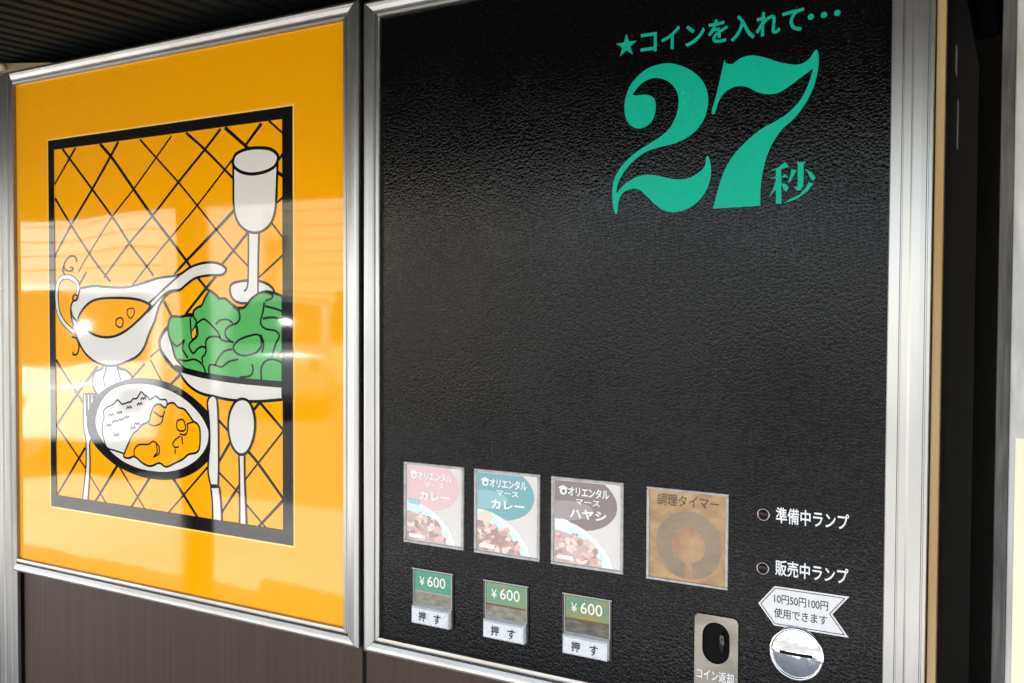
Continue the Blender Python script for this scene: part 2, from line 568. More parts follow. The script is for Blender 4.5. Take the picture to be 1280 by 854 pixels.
# (post positions: mirrored beside the poster's sauce boat)
post(-2.262, -1.02, "dark square timber post holding up the awning edge")
SIDING = mat("pale_siding", (0.62, 0.62, 0.60, 1), 0.6, var=((.6, .6, 3), (0.52, 0.52, 0.50, 1), 0.4, 0.7))
SIDING_B = mat("warm_siding", (0.60, 0.52, 0.42, 1), 0.6, var=((.6, .6, 3), (0.50, 0.42, 0.33, 1), 0.4, 0.7))
ROOF = mat("roof_grey", (0.09, 0.09, 0.095, 1), 0.6)
DARKGLASS = mat("window_glass", (0.02, 0.024, 0.028, 1), 0.04)

def house(cx, cy, w, d, h, rz, m, label):
    t = thing("roadside_house", label, "house")
    t.location = (cx, cy, 0); t.rotation_euler = (0, 0, rz)
    g = MB(); g.box(-w / 2, w / 2, -d / 2, d / 2, 0, h, m); g.build("wall", t)
    board = None
    for k in range(int(h / .3)):
        if board is None:
            g = MB(); g.add([(-w / 2, d / 2 + .002, 0), (w / 2, d / 2 + .002, 0), (w / 2, d / 2 + .024, 0.01), (-w / 2, d / 2 + .024, 0.01),
                             (-w / 2, d / 2 + .010, .285), (w / 2, d / 2 + .010, .285)],
                            [(0, 1, 2, 3), (3, 2, 5, 4), (4, 5, 1, 0)], m)
            o = g.build("siding_board", t); board = o.data
        else:
            o = bpy.data.objects.new("siding_board", board); COL.objects.link(o); o.parent = t
        o.location = (0, 0, k * .3)
    for x in (-w * .28, w * .22):
        g = MB(); g.box(x - .8, x + .8, d / 2 + .03, d / 2 + .06, 1.0, 2.1, DARKGLASS); f = g.build("window", t)
        g = MB()
        for a, b, c, e in ((x - .86, x - .8, .95, 2.15), (x + .8, x + .86, .95, 2.15), (x - .8, x + .8, .95, 1.0), (x - .8, x + .8, 2.1, 2.15), (x - .02, x + .02, 1.0, 2.1)):
            g.box(a, b, d / 2 + .03, d / 2 + .08, c, e, ALU_V)
        g.build("frame", f)
    g = MB()
    e = .4
    g.add([(-w / 2 - e, d / 2 + e, h), (w / 2 + e, d / 2 + e, h), (w / 2 + e, -d / 2 - e, h), (-w / 2 - e, -d / 2 - e, h), (-w / 2 - e, 0, h + 1.3), (w / 2 + e, 0, h + 1.3)],
          [(0, 1, 5, 4), (2, 3, 4, 5), (0, 4, 3), (1, 2, 5), (0, 3, 2, 1)], ROOF)
    g.build("roof", t)
    return t
house(-18.9, -11.8, 10.4, 2.6, 5.6, math.radians(0), SIDING, "pale grey house with level siding across the road")
house(-13.9, -16.5, 6.6, 3, 5.4, math.radians(4), SIDING_B, "warm cream house with level siding across the road")
house(-6, -75, 14, 9, 3.6, math.radians(0), SIDING_B, "cream bungalow far beyond the road")
house(16, -70, 16, 9, 3.4, math.radians(0), SIDING, "long grey bungalow far beyond the road")
house(-31, -80, 14, 9, 3.8, math.radians(8), SIDING, "grey bungalow far off behind the cream house")

ADDED_TREES = mat("added_foliage", (0.035, 0.045, 0.026, 1), 0.9, var=((.4, .4, .8), (0.055, 0.065, 0.04, 1), 0.4, 0.6))
g = MB(); N = 240; vs = []  # unseen tree belt, added to cut and break up the mirrored sky band
for k in range(N + 1):
    x = -150 + 300 * k / N
    h = 5.0 + 2.2 * max(0, math.sin(k * .23)) + 1.3 * math.sin(k * .9) + .7 * math.sin(k * 2.3 + 1) + random.uniform(-.6, .6)
    for y, z in ((-86, 0), (-85.2, h * .6), (-87, h), (-90, h * .8), (-92, 0)):
        vs.append((x, y + random.uniform(-.4, .4), z))
g.add(vs, [(5 * k + j, 5 * k + 5 + j, 5 * k + 6 + j, 5 * k + 1 + j) for k in range(N) for j in range(4)], ADDED_TREES)
o = g.build("added_tree_belt"); o["kind"] = "stuff"; o["label"] = "dark unseen tree belt added far off to trim the mirrored sky"; o["category"] = "trees"

CARPAINT = mat("white_car_paint", (0.70, 0.71, 0.72, 1), 0.25, coat=1.0)
TYRE = mat("tyre_rubber", (0.02, 0.02, 0.02, 1), 0.8)
SCREEN = mat("windscreen_glass", (0.02, 0.024, 0.028, 1), 0.09)
def van(cx, cy, rz, CARPAINT, label):
    t = thing("parked_van", label, "van")
    t.location = (cx, cy, 0); t.rotation_euler = (0, 0, rz)
    W2 = .72
    prof = [(-1.65, .35), (-1.68, 1.0), (-1.60, 1.72), (-1.45, 1.84), (.85, 1.84), (1.05, 1.76), (1.38, 1.05), (1.66, .92), (1.70, .35)]
    g = MB(); n = len(prof)
    vs = [(x, -W2, z) for x, z in prof] + [(x, W2, z) for x, z in prof]
    g.add(vs, [tuple(range(n)), tuple(range(2 * n - 1, n - 1, -1))] + [(i, n + i, n + (i + 1) % n, (i + 1) % n) for i in range(n)], CARPAINT)
    g.build("body", t, True, bevel=.06)
    for sy in (-1, 1):
        for a, b, c in ((-1.45, -.62, None), (-.54, .18, None), (.26, .92, 1.28)):
            y0 = sy * (W2 + .002); y1 = sy * (W2 + .012)
            x1b = c or b
            g = MB(); vs = [(a, y0, 1.10), (x1b, y0, 1.10), (b, y0, 1.62), (a, y0, 1.62), (a, y1, 1.10), (x1b, y1, 1.10), (b, y1, 1.62), (a, y1, 1.62)]
            g.add(vs, [(0, 1, 2, 3), (7, 6, 5, 4), (0, 4, 5, 1), (1, 5, 6, 2), (2, 6, 7, 3), (3, 7, 4, 0)], DARKGLASS); g.build("window", t)
    g = MB(); vs = []
    for k in range(13):                       # curved windscreen
        q = -1 + k / 6
        for j in range(5):
            p = j / 4
            bul = .015 + .07 * (1 - q * q) + .03 * (1 - (2 * p - 1) ** 2)
            vs.append((1.075 + (1.37 - 1.075) * p + bul * .9, q * .62, 1.71 - (1.71 - 1.09) * p + bul * .4))
    g.add(vs, [(5 * k + j, 5 * k + 5 + j, 5 * k + 6 + j, 5 * k + 1 + j) for k in range(12) for j in range(4)], SCREEN); g.build("windscreen", t, True)
    for x in (-1.05, 1.12):
        for sy in (-1, 1):
            g = MB(); g.tube((x, sy * .58, .29), (x, sy * .735, .29), .29, TYRE, 24); w = g.build("wheel", t)
            g = MB(); g.tube((x, sy * .735, .29), (x, sy * .745, .29), .18, CHROME, 20); g.build("rim", w)
    for sy in (-1, 1):
        g = MB(); g.tube((1.66, sy * .52, .74), (1.705, sy * .52, .74), .10, CHROME, 16); g.build("headlight", t)
SILVER = mat("silver_car_paint", (0.32, 0.33, 0.34, 1), 0.28, metal=0.6, coat=1.0)
van(-8.7, -5.4, math.radians(43), CARPAINT, "small white van parked at the road edge")
van(-10.6, -10.4, math.radians(52), SILVER, "small silver van parked beyond the white one")

# ------------------------------------------------------------------ the machine
VM = thing("vending_machine", "retro curry vending machine with yellow food poster and black grained control panel", "vending machine")
YX0, YX1, YZ0, YZ1 = -1566 * mm, -822.5 * mm, 1066 * mm, 1906 * mm        # yellow sheet
BX0, BX1, BZ0, BZ1 = -762 * mm, -121.7 * mm, 1064.5 * mm, 1901 * mm       # black sheet

g = MB(); g.box(-1.630, -.0745, .013, .70, .05, 1.915, CAB_BLACK); body = g.build("cabinet", VM)
g = MB(); g.box(-1.630, -.0745, .03, .66, 0.0, .049, GAP); g.build("plinth", VM)
g = MB(); g.box(-.0815, -.0735, -.001, .0125, .05, 1.915, TAN_EDGE, .001); g.build("edge_band", VM, label="tan edge band down the right side of the machine")
# white strips added on the cabinet's flank, painting bright slits of light
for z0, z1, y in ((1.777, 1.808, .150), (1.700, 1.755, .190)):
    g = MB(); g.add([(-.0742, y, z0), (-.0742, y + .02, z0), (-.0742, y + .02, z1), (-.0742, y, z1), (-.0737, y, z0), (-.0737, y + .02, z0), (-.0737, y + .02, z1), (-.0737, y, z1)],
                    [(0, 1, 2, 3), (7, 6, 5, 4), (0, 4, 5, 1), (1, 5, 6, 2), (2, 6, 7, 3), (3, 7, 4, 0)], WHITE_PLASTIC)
    g.build("light_slit_strip", VM)

# frames --------------------------------------------------------------
PROF = [(-.5, 0), (-.5, 4.5), (.3, 6), (3.6, 6.6), (4.3, 5.2), (5.6, 5.2), (6.3, 7.2), (8, 8.8), (13, 11.2), (17, 12.2), (19.5, 11.8), (21.2, 10), (21.8, 7), (21.8, -12)]
PROF = [(a * mm, b * mm) for a, b in PROF]
WIDE = [(-.5, 0), (-.5, 6.5), (.5, 7.6), (10.2, 8.4), (10.8, 7.2), (11.8, 7.2), (12.4, 8.6), (19, 9.2), (20.6, 10.4), (22, 10.8), (29, 11.0), (33.5, 10), (34.2, 8.2), (35.2, 8.2), (35.8, 9), (38.6, 8.4), (39.2, 6), (39.2, -10)]
WIDE = [(a * mm, b * mm) for a, b in WIDE]


def rail(side, x0, x1, z0, z1, prof, m, parent, square0=None, square1=None, gap=.0004, kx=1.0):
    """one mitred rail round the opening x0..x1, z0..z1; square0/1 = butt the start/end at that coordinate"""
    A, B = [], []
    for d, h in prof:
        if side in ('top', 'bottom'):
            z = z1 + d if side == 'top' else z0 - d
            xa = x0 - d + gap if square0 is None else square0
            xb = x1 + kx * d - gap if square1 is None else square1
            A.append((xa, -h, z)); B.append((xb, -h, z))
        else:
            x = x1 + kx * d if side == 'right' else x0 - d
            za = z0 - d + gap if square0 is None else square0
            zb = z1 + d - gap if square1 is None else square1
            A.append((x, -h, za)); B.append((x, -h, zb))
    n = len(prof)
    g = MB()
    fs = [(i, i + 1, n + i + 1, n + i) for i in range(n - 1)]
    if side in ('bottom', 'right'):
        fs = [tuple(reversed(f)) for f in fs]
    g.add(A + B, fs + [tuple(range(n)), tuple(range(2 * n - 1, n - 1, -1))], m)
    o = g.build("frame_rail", parent)
    return o

rail('top', YX0, YX1, YZ0, YZ1, PROF, ALU_H, VM, square0=-1.5655, kx=1.42)
rail('bottom', YX0, YX1, YZ0, YZ1, PROF, ALU_H, VM, square0=-1.5655, kx=1.42)
rail('right', YX0, YX1, YZ0, YZ1, PROF, ALU_V, VM, kx=1.42)
rail('left', BX0, BX1, BZ0, BZ1, PROF, ALU_V, VM)
rail('top', BX0, BX1, BZ0, BZ1, PROF, ALU_H, VM, square1=BX1 + .0005)
rail('bottom', BX0, BX1, BZ0, BZ1, PROF, ALU_H, VM, square1=BX1 + .0005)
rail('right', BX0, BX1, BZ0, BZ1, WIDE, ALU_V, VM, square0=.06, square1=1.921)
# fluted upright at the machine's left edge, full height
FL = [(-.5, 0), (-.5, 6), (.6, 7.2), (7, 8), (9, 6.6), (12, 6.6), (14, 8.6), (24, 9.4), (27, 8), (30, 8), (33, 9.6), (46, 9.6), (48, 7), (48, -12)]
rail('left', YX0, YX1, YZ0, YZ1, [(a * mm, b * mm) for a, b in FL], ALU_DIMMED, VM, square0=.05, square1=1.9275)
# dark filler in the slot between the doors
g = MB(); g.box(-.7995, -.7865, .004, .0125, .05, 1.92, GAP); g.build("door_gap", VM)
# lower doors of wood-grain laminate
for a, b in ((-1.5600, -.7965), (-.7895, -.1225)):
    g = MB(); g.box(a, b, .003, .0128, .06, 1.046, LAMINATE, .0015)
    g.build("lower_door", VM)

# poster --------------------------------------------------------------
g = MB(); g.box(YX0, YX1, 0, .012, YZ0, YZ1, INK_YELLOW)
POSTER = g.build("poster_panel", VM, label="glossy yellow acrylic poster of curry, sauce boat and salad")
L_LAT, L_BORD, L1, L2, L3, L4, L5, L6 = [-.00012 * k for k in range(1, 9)]
FX0, FX1, FZ0, FZ1 = -1475 * mm, -919 * mm, 1168.7 * mm, 1800.2 * mm
IX0, IX1, IZ0, IZ1 = -1459.5 * mm, -938.5 * mm, 1189.5 * mm, 1783.6 * mm

g = MB()
lat = [
    [(78, 186), (88.2, 200), (140.3, 271), (161.8, 304.2), (183.4, 333), (192, 345)],
    [(125, 180), (142, 200), (167.2, 236.8), (190.6, 270), (212, 298), (232.8, 325.8), (246.8, 346.7), (263, 366)],
    [(175, 174.5), (197.8, 200), (223, 228), (247, 257.5), (270.3, 287), (291.9, 313.2), (312, 335)],
    [(232.5, 166), (256, 187), (280.5, 211.8), (294, 226)], [(281, 159.5), (306.7, 182.3), (316, 190)], [(336, 151), (355, 168)],
    [(69, 248), (89, 281.8), (111.5, 316.8), (126.8, 338), (138, 352)], [(346, 215), (355, 221)], [(338, 276.5), (355, 299)],
    [(94.5, 185), (68.5, 230.5)], [(148, 177.5), (135.8, 200), (114.2, 238.6), (89, 281.5), (68.5, 320.5)],
    [(214.5, 170), (196, 196), (167.2, 236.4), (140.3, 271), (111.5, 316.8), (98, 340)],
    [(276, 161), (256, 187.2), (223, 228), (190.6, 270), (161.8, 304), (130, 347)],
    [(327, 154.5), (306, 183)], [(296, 193), (281.3, 211.8), (246.5, 257), (212, 298.5), (183.4, 333.5), (166, 356)],
    [(355, 190.5), (346, 203)], [(296, 259.5), (268.5, 289), (232.6, 326.7), (218, 343)],
    [(354.5, 246), (342, 257.5)], [(312, 288), (291.9, 313.2), (275, 333.5)], [(270, 345.5), (258, 360), (232, 393)], [(354.5, 318.2), (323, 347.5)],
    [(70, 450), (103.4, 503), (108, 510)], [(122, 458), (98, 491), (70.5, 532.5)], [(70.5, 532), (98, 571.6), (110.6, 591.4), (135, 633)],
    [(106.5, 560), (72, 618)], [(148, 580), (118, 629)], [(147, 580), (183.7, 640.5)], [(188, 596), (162, 637.5)], [(214, 594), (249, 650)],
    [(264, 579), (208, 644)], [(273, 525), (290, 544)], [(290, 549), (274, 577)], [(274, 591), (303, 621)], [(303, 601), (277, 641)],
    [(309, 563), (322.4, 578.9), (355.5, 625.5)], [(355, 538), (322.4, 579.5), (304, 603)], [(323, 501), (355, 538.5)], [(327, 500.5), (315, 515)],
    [(304, 626), (336, 664)], [(355.5, 624), (319, 663)], [(205, 377), (217, 400)], [(188, 450), (204, 480)], [(181, 454.5), (164, 474)],
    [(226, 467.5), (212, 482)], [(200, 436), (188, 446)], [(108, 340), (96, 362)]]
for i, l in enumerate(lat):
    p = smooth([pt(*q) for q in l], False, 4)
    w = (4.7 + 1.2 * math.sin(i * 2.1)) * mm
    g.ribbon(p, w, L_LAT - .000004 * (i % 7), INK_BLACK, w1=w * .8)
g.build("printed_lattice", POSTER)
g = MB()
g.flat([(FX0 - .003, FZ0 - .003), (FX1 + .003, FZ0 - .003), (FX1 + .003, FZ1 + .003), (FX0 - .003, FZ1 + .003)], L_BORD + .00005, INK_PALE,
       [[(FX0 + .002, FZ0 + .002), (FX1 - .002, FZ0 + .002), (FX1 - .002, FZ1 - .002), (FX0 + .002, FZ1 - .002)]])
g.flat([(FX0, FZ0), (FX1, FZ0), (FX1, FZ1), (FX0, FZ1)], L6, INK_BLACK, [[(IX0, IZ0), (IX1, IZ0), (IX1, IZ1), (IX0, IZ1)]])
g.build("printed_border", POSTER)

LINE = 4.0 * mm


def shape(g, pts, y, fill, line=LINE, n=5, corners=(), closed=True, ink=None):
    p = smooth(pts, closed, n, corners)
    if fill:
        g.flat(p, y, fill)
    if line:
        g.ribbon(p, line, y - .00003, ink or INK_BLACK, closed)


def strokes(g, z, lists, y, w=LINE * .85):
    for l in lists:
        g.ribbon(smooth(z(l), False, 6), w, y, INK_BLACK)

# wine glass
z = zone(280, 180, 4.166)
g = MB()
shape(g, z([(32, 765), (45, 728), (110, 712), (180, 714), (235, 735), (262, 775), (220, 815), (100, 830), (50, 810)]), L1, INK_WHITE)
shape(g, z([(128, 450), (128, 600), (124, 735), (105, 768), (120, 800), (178, 790), (178, 600), (183, 450)]), L1 - .00004, INK_WHITE, 0, corners=(0, 7))
strokes(g, z, [[(128, 455), (128, 600), (124, 735), (105, 768)], [(183, 455), (179, 600), (178, 785)]], L1 - .00007)
shape(g, z([(49, 95), (50, 200), (53, 330), (75, 410), (125, 455), (185, 460), (240, 420), (268, 340), (276, 200), (281, 80)]), L2, INK_WHITE, corners=(0, 9))
shape(g, z([(48, 98), (62, 55), (110, 30), (170, 21), (240, 27), (278, 55), (281, 85), (262, 120), (215, 145), (150, 157), (95, 148), (60, 125)]), L2 - .00005, INK_WHITE, LINE * 1.25)
g.build("printed_wine_glass", POSTER)

# salad bowl
z = zone(195, 350, 5.339)
g = MB()
shape(g, z([(75, 322), (32, 385), (26, 440), (45, 490), (90, 552), (150, 605), (300, 640), (300, 500), (200, 400), (110, 330)]), L2, INK_WHITE, LINE * 1.6, corners=(6,))
shape(g, z([(150, 600), (330, 640), (520, 668), (700, 688), (846, 700), (846, 797), (760, 806), (640, 811), (500, 801), (400, 781), (300, 756), (230, 712), (185, 662)]), L2 - .00004, INK_WHITE, LINE * 1.15, corners=(0, 4, 5))
green = [(100, 250), (160, 246), (200, 240), (236, 238), (250, 222), (256, 203), (285, 180), (306, 171), (330, 120), (360, 70), (405, 105), (422, 125), (462, 126), (510, 165), (545, 187), (578, 187), (600, 175), (640, 125), (690, 90), (740, 78), (785, 86), (846, 108),
         (846, 695), (700, 680), (520, 662), (330, 632), (215, 607), (165, 560), (130, 515), (110, 440), (82, 335)]
shape(g, z(green), L3, INK_GREEN, LINE, corners=(9, 21, 22))
g.ribbon(smooth(z([(128, 585), (215, 610), (330, 638), (520, 668), (700, 686), (846, 698)]), False, 6), LINE * 2.4, L4, INK_BLACK)
strokes(g, z, [
    [(250, 225), (256, 250), (271, 275), (265, 310), (245, 340)], [(230, 255), (235, 330), (245, 395), (265, 370), (275, 320), (265, 290)],
    [(80, 330), (100, 400), (135, 440), (170, 425), (190, 402), (180, 460), (215, 520)], [(275, 290), (310, 265), (332, 266), (370, 300), (415, 350), (432, 390)],
    [(275, 310), (280, 370), (230, 420), (225, 450), (250, 490), (280, 460), (310, 445), (335, 460), (330, 495), (310, 520), (315, 555)],
    [(335, 460), (335, 410), (360, 382), (420, 380), (445, 403), (520, 415)], [(395, 570), (420, 520), (460, 475), (512, 462)],
    [(355, 630), (360, 570), (400, 570), (440, 580), (490, 545), (550, 530)],
    [(520, 440), (550, 405), (610, 378), (680, 365), (705, 400), (700, 450), (660, 490), (590, 505), (540, 490), (518, 455), (522, 436)],
    [(552, 195), (562, 250), (545, 285), (490, 310), (465, 340), (470, 380), (502, 410)], [(400, 297), (430, 270), (480, 265), (516, 290)],
    [(700, 365), (720, 420), (710, 485)], [(725, 150), (715, 220), (700, 270), (710, 310), (745, 330), (800, 340), (825, 375), (800, 430), (775, 515)],
    [(730, 175), (790, 190), (846, 210)], [(715, 258), (780, 250), (846, 262)], [(740, 80), (780, 100), (770, 125), (730, 140)],
    [(150, 530), (200, 540), (250, 530), (290, 545), (320, 580), (335, 630)], [(705, 668), (705, 590), (730, 545), (770, 530), (822, 540), (846, 560)],
    [(640, 560), (650, 600), (630, 640), (560, 650)], [(810, 512), (830, 487), (846, 483)]], L4)
g.flat(smooth(z([(515, 180), (582, 180), (566, 198), (550, 208), (534, 200)]), True, 3), L5, INK_BLACK)
g.flat(smooth(z([(188, 236), (205, 224), (242, 222), (252, 236), (240, 254), (225, 245)]), True, 3), L5, INK_BLACK)
g.flat(smooth(z([(248, 345), (262, 322), (270, 345), (262, 378), (246, 388), (242, 365)]), True, 3), L5, INK_YELLOW)
g.flat(smooth(z([(825, 510), (836, 492), (846, 488), (846, 514)]), True, 3, (2, 3)), L5, INK_YELLOW)
g.build("printed_salad_bowl", POSTER)

# sauce boat
z = zone(60, 310, 4.496)
g = MB()
shape(g, z([(322, 655), (300, 682), (268, 697), (250, 745), (262, 800), (300, 832), (400, 790), (470, 732), (440, 690), (395, 675), (388, 655)]), L1, INK_WHITE)
strokes(g, z, [[(325, 655), (326, 690), (312, 735), (322, 780)], [(386, 655), (398, 700), (410, 745)]], L1 - .00006)
hp = smooth(z([(163, 262), (172, 235), (160, 192), (122, 165), (80, 168), (55, 205), (50, 290), (62, 370), (100, 432), (152, 478)]), False, 8)
g.ribbon(hp, 10 * mm, L1 - .00003, INK_BLACK); g.ribbon(hp, 6.2 * mm, L1 - .00006, INK_WHITE)
strokes(g, z, [[(160, 80), (157, 54), (130, 46), (102, 68), (90, 102), (104, 128), (132, 130), (140, 114), (124, 108)], [(90, 102), (84, 128), (98, 156)],
               [(180, 240), (182, 280), (168, 305), (145, 300), (140, 276), (155, 262), (168, 275), (160, 288)],
               [(135, 500), (160, 510), (175, 550), (165, 595), (145, 600), (140, 584)]], L2 - .00002)
boat = [(182, 228), (260, 215), (350, 222), (440, 222), (530, 200), (620, 170), (735, 152), (800, 110), (870, 86), (940, 83), (990, 105), (1000, 130), (975, 152), (900, 155), (830, 170), (780, 205), (742, 236), (690, 250), (650, 285), (620, 340), (600, 410), (570, 480), (540, 560), (500, 610), (440, 640), (380, 660), (320, 660), (260, 635), (210, 590), (175, 530), (150, 460), (135, 400), (130, 340), (142, 300), (165, 290)]
shape(g, z(boat), L3, INK_WHITE, LINE, corners=(0,))
shape(g, z([(172, 405), (195, 350), (240, 305), (300, 285), (400, 281), (490, 287), (550, 305), (580, 325), (550, 365), (500, 415), (440, 465), (380, 495), (320, 502), (260, 487), (210, 452)]), L4, INK_YELLOW, LINE * 1.1, corners=(7,))
strokes(g, z, [[(742, 152), (655, 230), (565, 315)], [(742, 236), (685, 243), (635, 280), (595, 325), (560, 362)], [(130, 340), (142, 385), (172, 420)]], L4 - .00006)
shape(g, z([(388, 402), (410, 392), (424, 405), (420, 440), (400, 446), (384, 428)]), L5, None, LINE * .7, 2)
shape(g, z([(450, 345), (482, 340), (488, 366), (468, 397), (449, 376)]), L5, None, LINE * .55, 2)
g.build("printed_sauce_boat", POSTER)

# fork, knife, spoon (the plate overlaps fork and knife)
z = zone(55, 480, 5.02)
g = MB()
shape(g, z([(248, 62), (248, 200), (252, 290), (264, 352), (264, 520), (240, 738), (276, 744), (290, 520), (288, 374), (302, 345), (330, 300), (322, 62)]), L1, INK_WHITE, LINE * .8, 4, corners=(0, 5, 6, 11))
strokes(g, z, [[(268, 62), (270, 150), (272, 205)], [(291, 62), (292, 150), (294, 205)], [(312, 62), (314, 150), (314, 200)]], L1 - .0001, LINE * 1.6)
g.build("printed_fork", POSTER)
z = zone(240, 480, 4.064)
g = MB()
shape(g, z([(80, 105), (86, 75), (102, 60), (120, 66), (130, 95), (135, 200), (137, 400), (134, 515), (97, 515), (85, 460), (84, 405), (92, 300), (88, 180)]), L3 - .00006, INK_WHITE, LINE * .9, 4, corners=(7, 8))
shape(g, z([(97, 524), (140, 524), (148, 600), (154, 708), (107, 701), (105, 600)]), L3 - .00006, INK_WHITE, LINE * .9, 4, corners=(0, 1, 3, 4))
g.build("printed_knife", POSTER)
g = MB()
shape(g, z([(240, 355), (268, 355), (269, 470), (279, 728), (244, 722), (243, 470)]), L4, INK_WHITE, LINE * .9, 4, corners=(0, 1, 3, 4))
shape(g, z([(257, 76), (292, 92), (315, 145), (322, 205), (315, 270), (295, 325), (270, 355), (238, 355), (208, 320), (190, 260), (186, 200), (196, 140), (222, 92)]), L5, INK_WHITE, LINE * 1.1)
g.build("printed_spoon", POSTER)

# curry plate
z = zone(90, 460, 5.339)
g = MB()
outer = smooth(z([(100, 380), (115, 270), (175, 180), (260, 118), (360, 80), (470, 68), (600, 85), (720, 135), (830, 215), (920, 305), (970, 380), (985, 450), (960, 540), (910, 620), (830, 690), (730, 735), (620, 748), (500, 735), (390, 700), (280, 640), (190, 560), (130, 480)]), True, 5)
inner = smooth(z([(160, 340), (185, 250), (230, 180), (300, 130), (400, 108), (520, 112), (650, 150), (760, 215), (850, 305), (900, 390), (912, 450), (895, 530), (840, 605), (760, 660), (660, 690), (560, 690), (450, 670), (340, 620), (250, 545), (190, 460), (165, 400)]), True, 5)
g.flat(outer, L2, INK_BLACK); g.flat(inner, L2 - .00004, INK_WHITE)
strokes(g, z, [[(350, 572), (290, 552), (235, 530), (210, 460), (203, 395), (215, 330), (213, 290), (235, 262), (265, 250), (285, 235), (305, 214), (322, 228), (338, 242), (375, 230), (395, 225), (410, 206), (432, 205), (450, 180), (465, 160), (485, 180), (503, 190), (522, 211), (540, 200), (560, 188), (590, 210), (628, 213), (638, 245)]], L2 - .00008, LINE * .75)
curry = [(348, 580), (385, 490), (410, 440), (440, 415), (470, 380), (515, 355), (530, 300), (555, 250), (590, 244), (622, 266), (642, 240), (680, 234), (710, 263), (750, 275), (780, 310), (812, 355), (840, 375), (856, 420), (853, 530), (830, 566), (780, 577), (740, 610), (690, 635), (630, 660), (585, 635), (530, 655), (480, 640), (420, 592), (385, 602), (357, 598)]
shape(g, z(curry), L3 + .00004, INK_YELLOW, LINE * .85, 4)
strokes(g, z, [[(545, 290), (600, 325), (622, 285)], [(515, 358), (522, 378), (560, 385), (598, 366), (610, 322)], [(705, 350), (740, 345), (755, 372), (760, 405), (745, 420), (710, 415), (700, 380), (706, 350)],
               [(720, 440), (760, 445), (775, 400), (772, 375), (812, 360)], [(725, 455), (690, 480), (675, 510), (690, 530), (716, 525)], [(735, 455), (740, 510)], [(690, 540), (690, 575)],
               [(420, 590), (418, 545), (450, 512), (510, 510), (545, 490), (580, 520), (583, 570), (545, 596)], [(565, 505), (570, 560), (550, 585)]], L3 - .00001, LINE * .7)
for x, y in ((265, 315), (320, 300), (250, 385), (290, 357), (330, 347), (368, 332), (300, 450), (410, 402), (438, 375), (385, 265), (455, 242), (480, 205)):
    strokes(g, z, [[(x - 20, y + 10), (x - 10, y - 8), (x - 2, y + 4), (x + 8, y - 10), (x + 16, y + 6)]], L2 - .00008, LINE * .6)
g.build("printed_curry_plate", POSTER)

# control panel ------------------------------------------------------
g = MB(); g.box(BX0, BX1, 0, .012, BZ0, BZ1, LEATHER)
PANEL = g.build("control_panel", VM, label="black leather-grain control panel with teal 27 lettering")
TY = -.0009
z = zone(760, 70, 4.271)
g = MB()
two = [(90, 290), (92, 240), (115, 170), (160, 110), (220, 65), (290, 43), (350, 43), (420, 65), (480, 105), (520, 160), (536, 225), (530, 290), (505, 355), (460, 410), (410, 445), (350, 470), (270, 490), (200, 515), (140, 560), (95, 610), (65, 660), (50, 700), (48, 737),
       (75, 700), (120, 665), (175, 640), (240, 636), (310, 650), (380, 660), (440, 650), (490, 620), (518, 588), (525, 545), (535, 533), (543, 550), (552, 600), (547, 660), (525, 720), (485, 775), (430, 815), (360, 835), (300, 825), (250, 790), (205, 745), (165, 714), (125, 711), (85, 730), (62, 765), (55, 810), (50, 840), (42, 843), (32, 820), (25, 770), (25, 720), (35, 660), (60, 610), (105, 555), (165, 505), (230, 465), (290, 425), (335, 380), (365, 320), (378, 260), (372, 200), (345, 155), (305, 128), (255, 118), (200, 135), (160, 170), (132, 207), (150, 212), (200, 208), (240, 220), (256, 255), (252, 310), (235, 350), (200, 380), (155, 388), (120, 370), (98, 335)]
g.flat(smooth(z(two), True, 5, corners=(22, 69)), TY, TEAL)
z = zone(880, 55, 3.882)
seven = [(100, 78), (110, 95), (140, 97), (180, 70), (230, 57), (290, 65), (350, 85), (420, 100), (470, 98), (510, 75), (535, 40), (547, 29), (555, 45), (558, 90), (545, 170), (520, 240), (480, 310), (430, 370), (375, 420), (335, 480), (305, 550), (285, 630), (276, 700), (275, 786), (45, 800),
         (60, 740), (90, 640), (130, 560), (190, 490), (270, 420), (350, 375), (410, 335), (470, 270), (510, 190), (530, 120), (470, 165), (410, 210), (360, 238), (310, 245), (260, 235), (210, 210), (160, 207), (110, 230), (75, 275), (58, 325), (47, 342), (38, 330), (55, 270), (75, 190)]
g.flat(smooth(z(seven), True, 5, corners=(0, 23, 24, 34)), TY, TEAL)
z = zone(955, 195, 14.23)
for k, poly in enumerate([[(100, 268), (240, 218), (320, 160), (372, 108), (450, 190), (400, 212), (310, 232), (220, 252)], [(215, 232), (310, 226), (315, 856), (215, 856)],
             [(90, 392), (215, 372), (322, 372), (370, 325), (440, 382), (320, 385), (215, 396)], [(215, 430), (216, 600), (90, 737), (160, 610)], [(312, 495), (390, 500), (445, 570), (400, 637), (350, 600)],
             [(490, 240), (585, 260), (540, 340), (470, 470), (430, 480), (480, 330)], [(580, 113), (750, 108), (710, 150), (705, 540), (650, 612), (590, 622), (540, 545), (600, 552), (606, 150)],
             [(740, 235), (860, 300), (920, 390), (880, 445), (830, 400), (780, 290)], [(800, 470), (880, 490), (780, 630), (600, 760), (350, 847), (470, 770), (640, 690), (740, 580)]]):
    g.flat(z(poly), TY - .00003 * k, TEAL)
g.build("numeral_lettering", PANEL)
g = MB()
sx, sz = pt(783.4, 57.6)
g.flat([(sx + (13.6 if k % 2 == 0 else 5.3) * mm * math.sin(math.pi * k / 5), sz + (13.6 if k % 2 == 0 else 5.3) * mm * math.cos(math.pi * k / 5)) for k in range(10)], TY, TEAL)
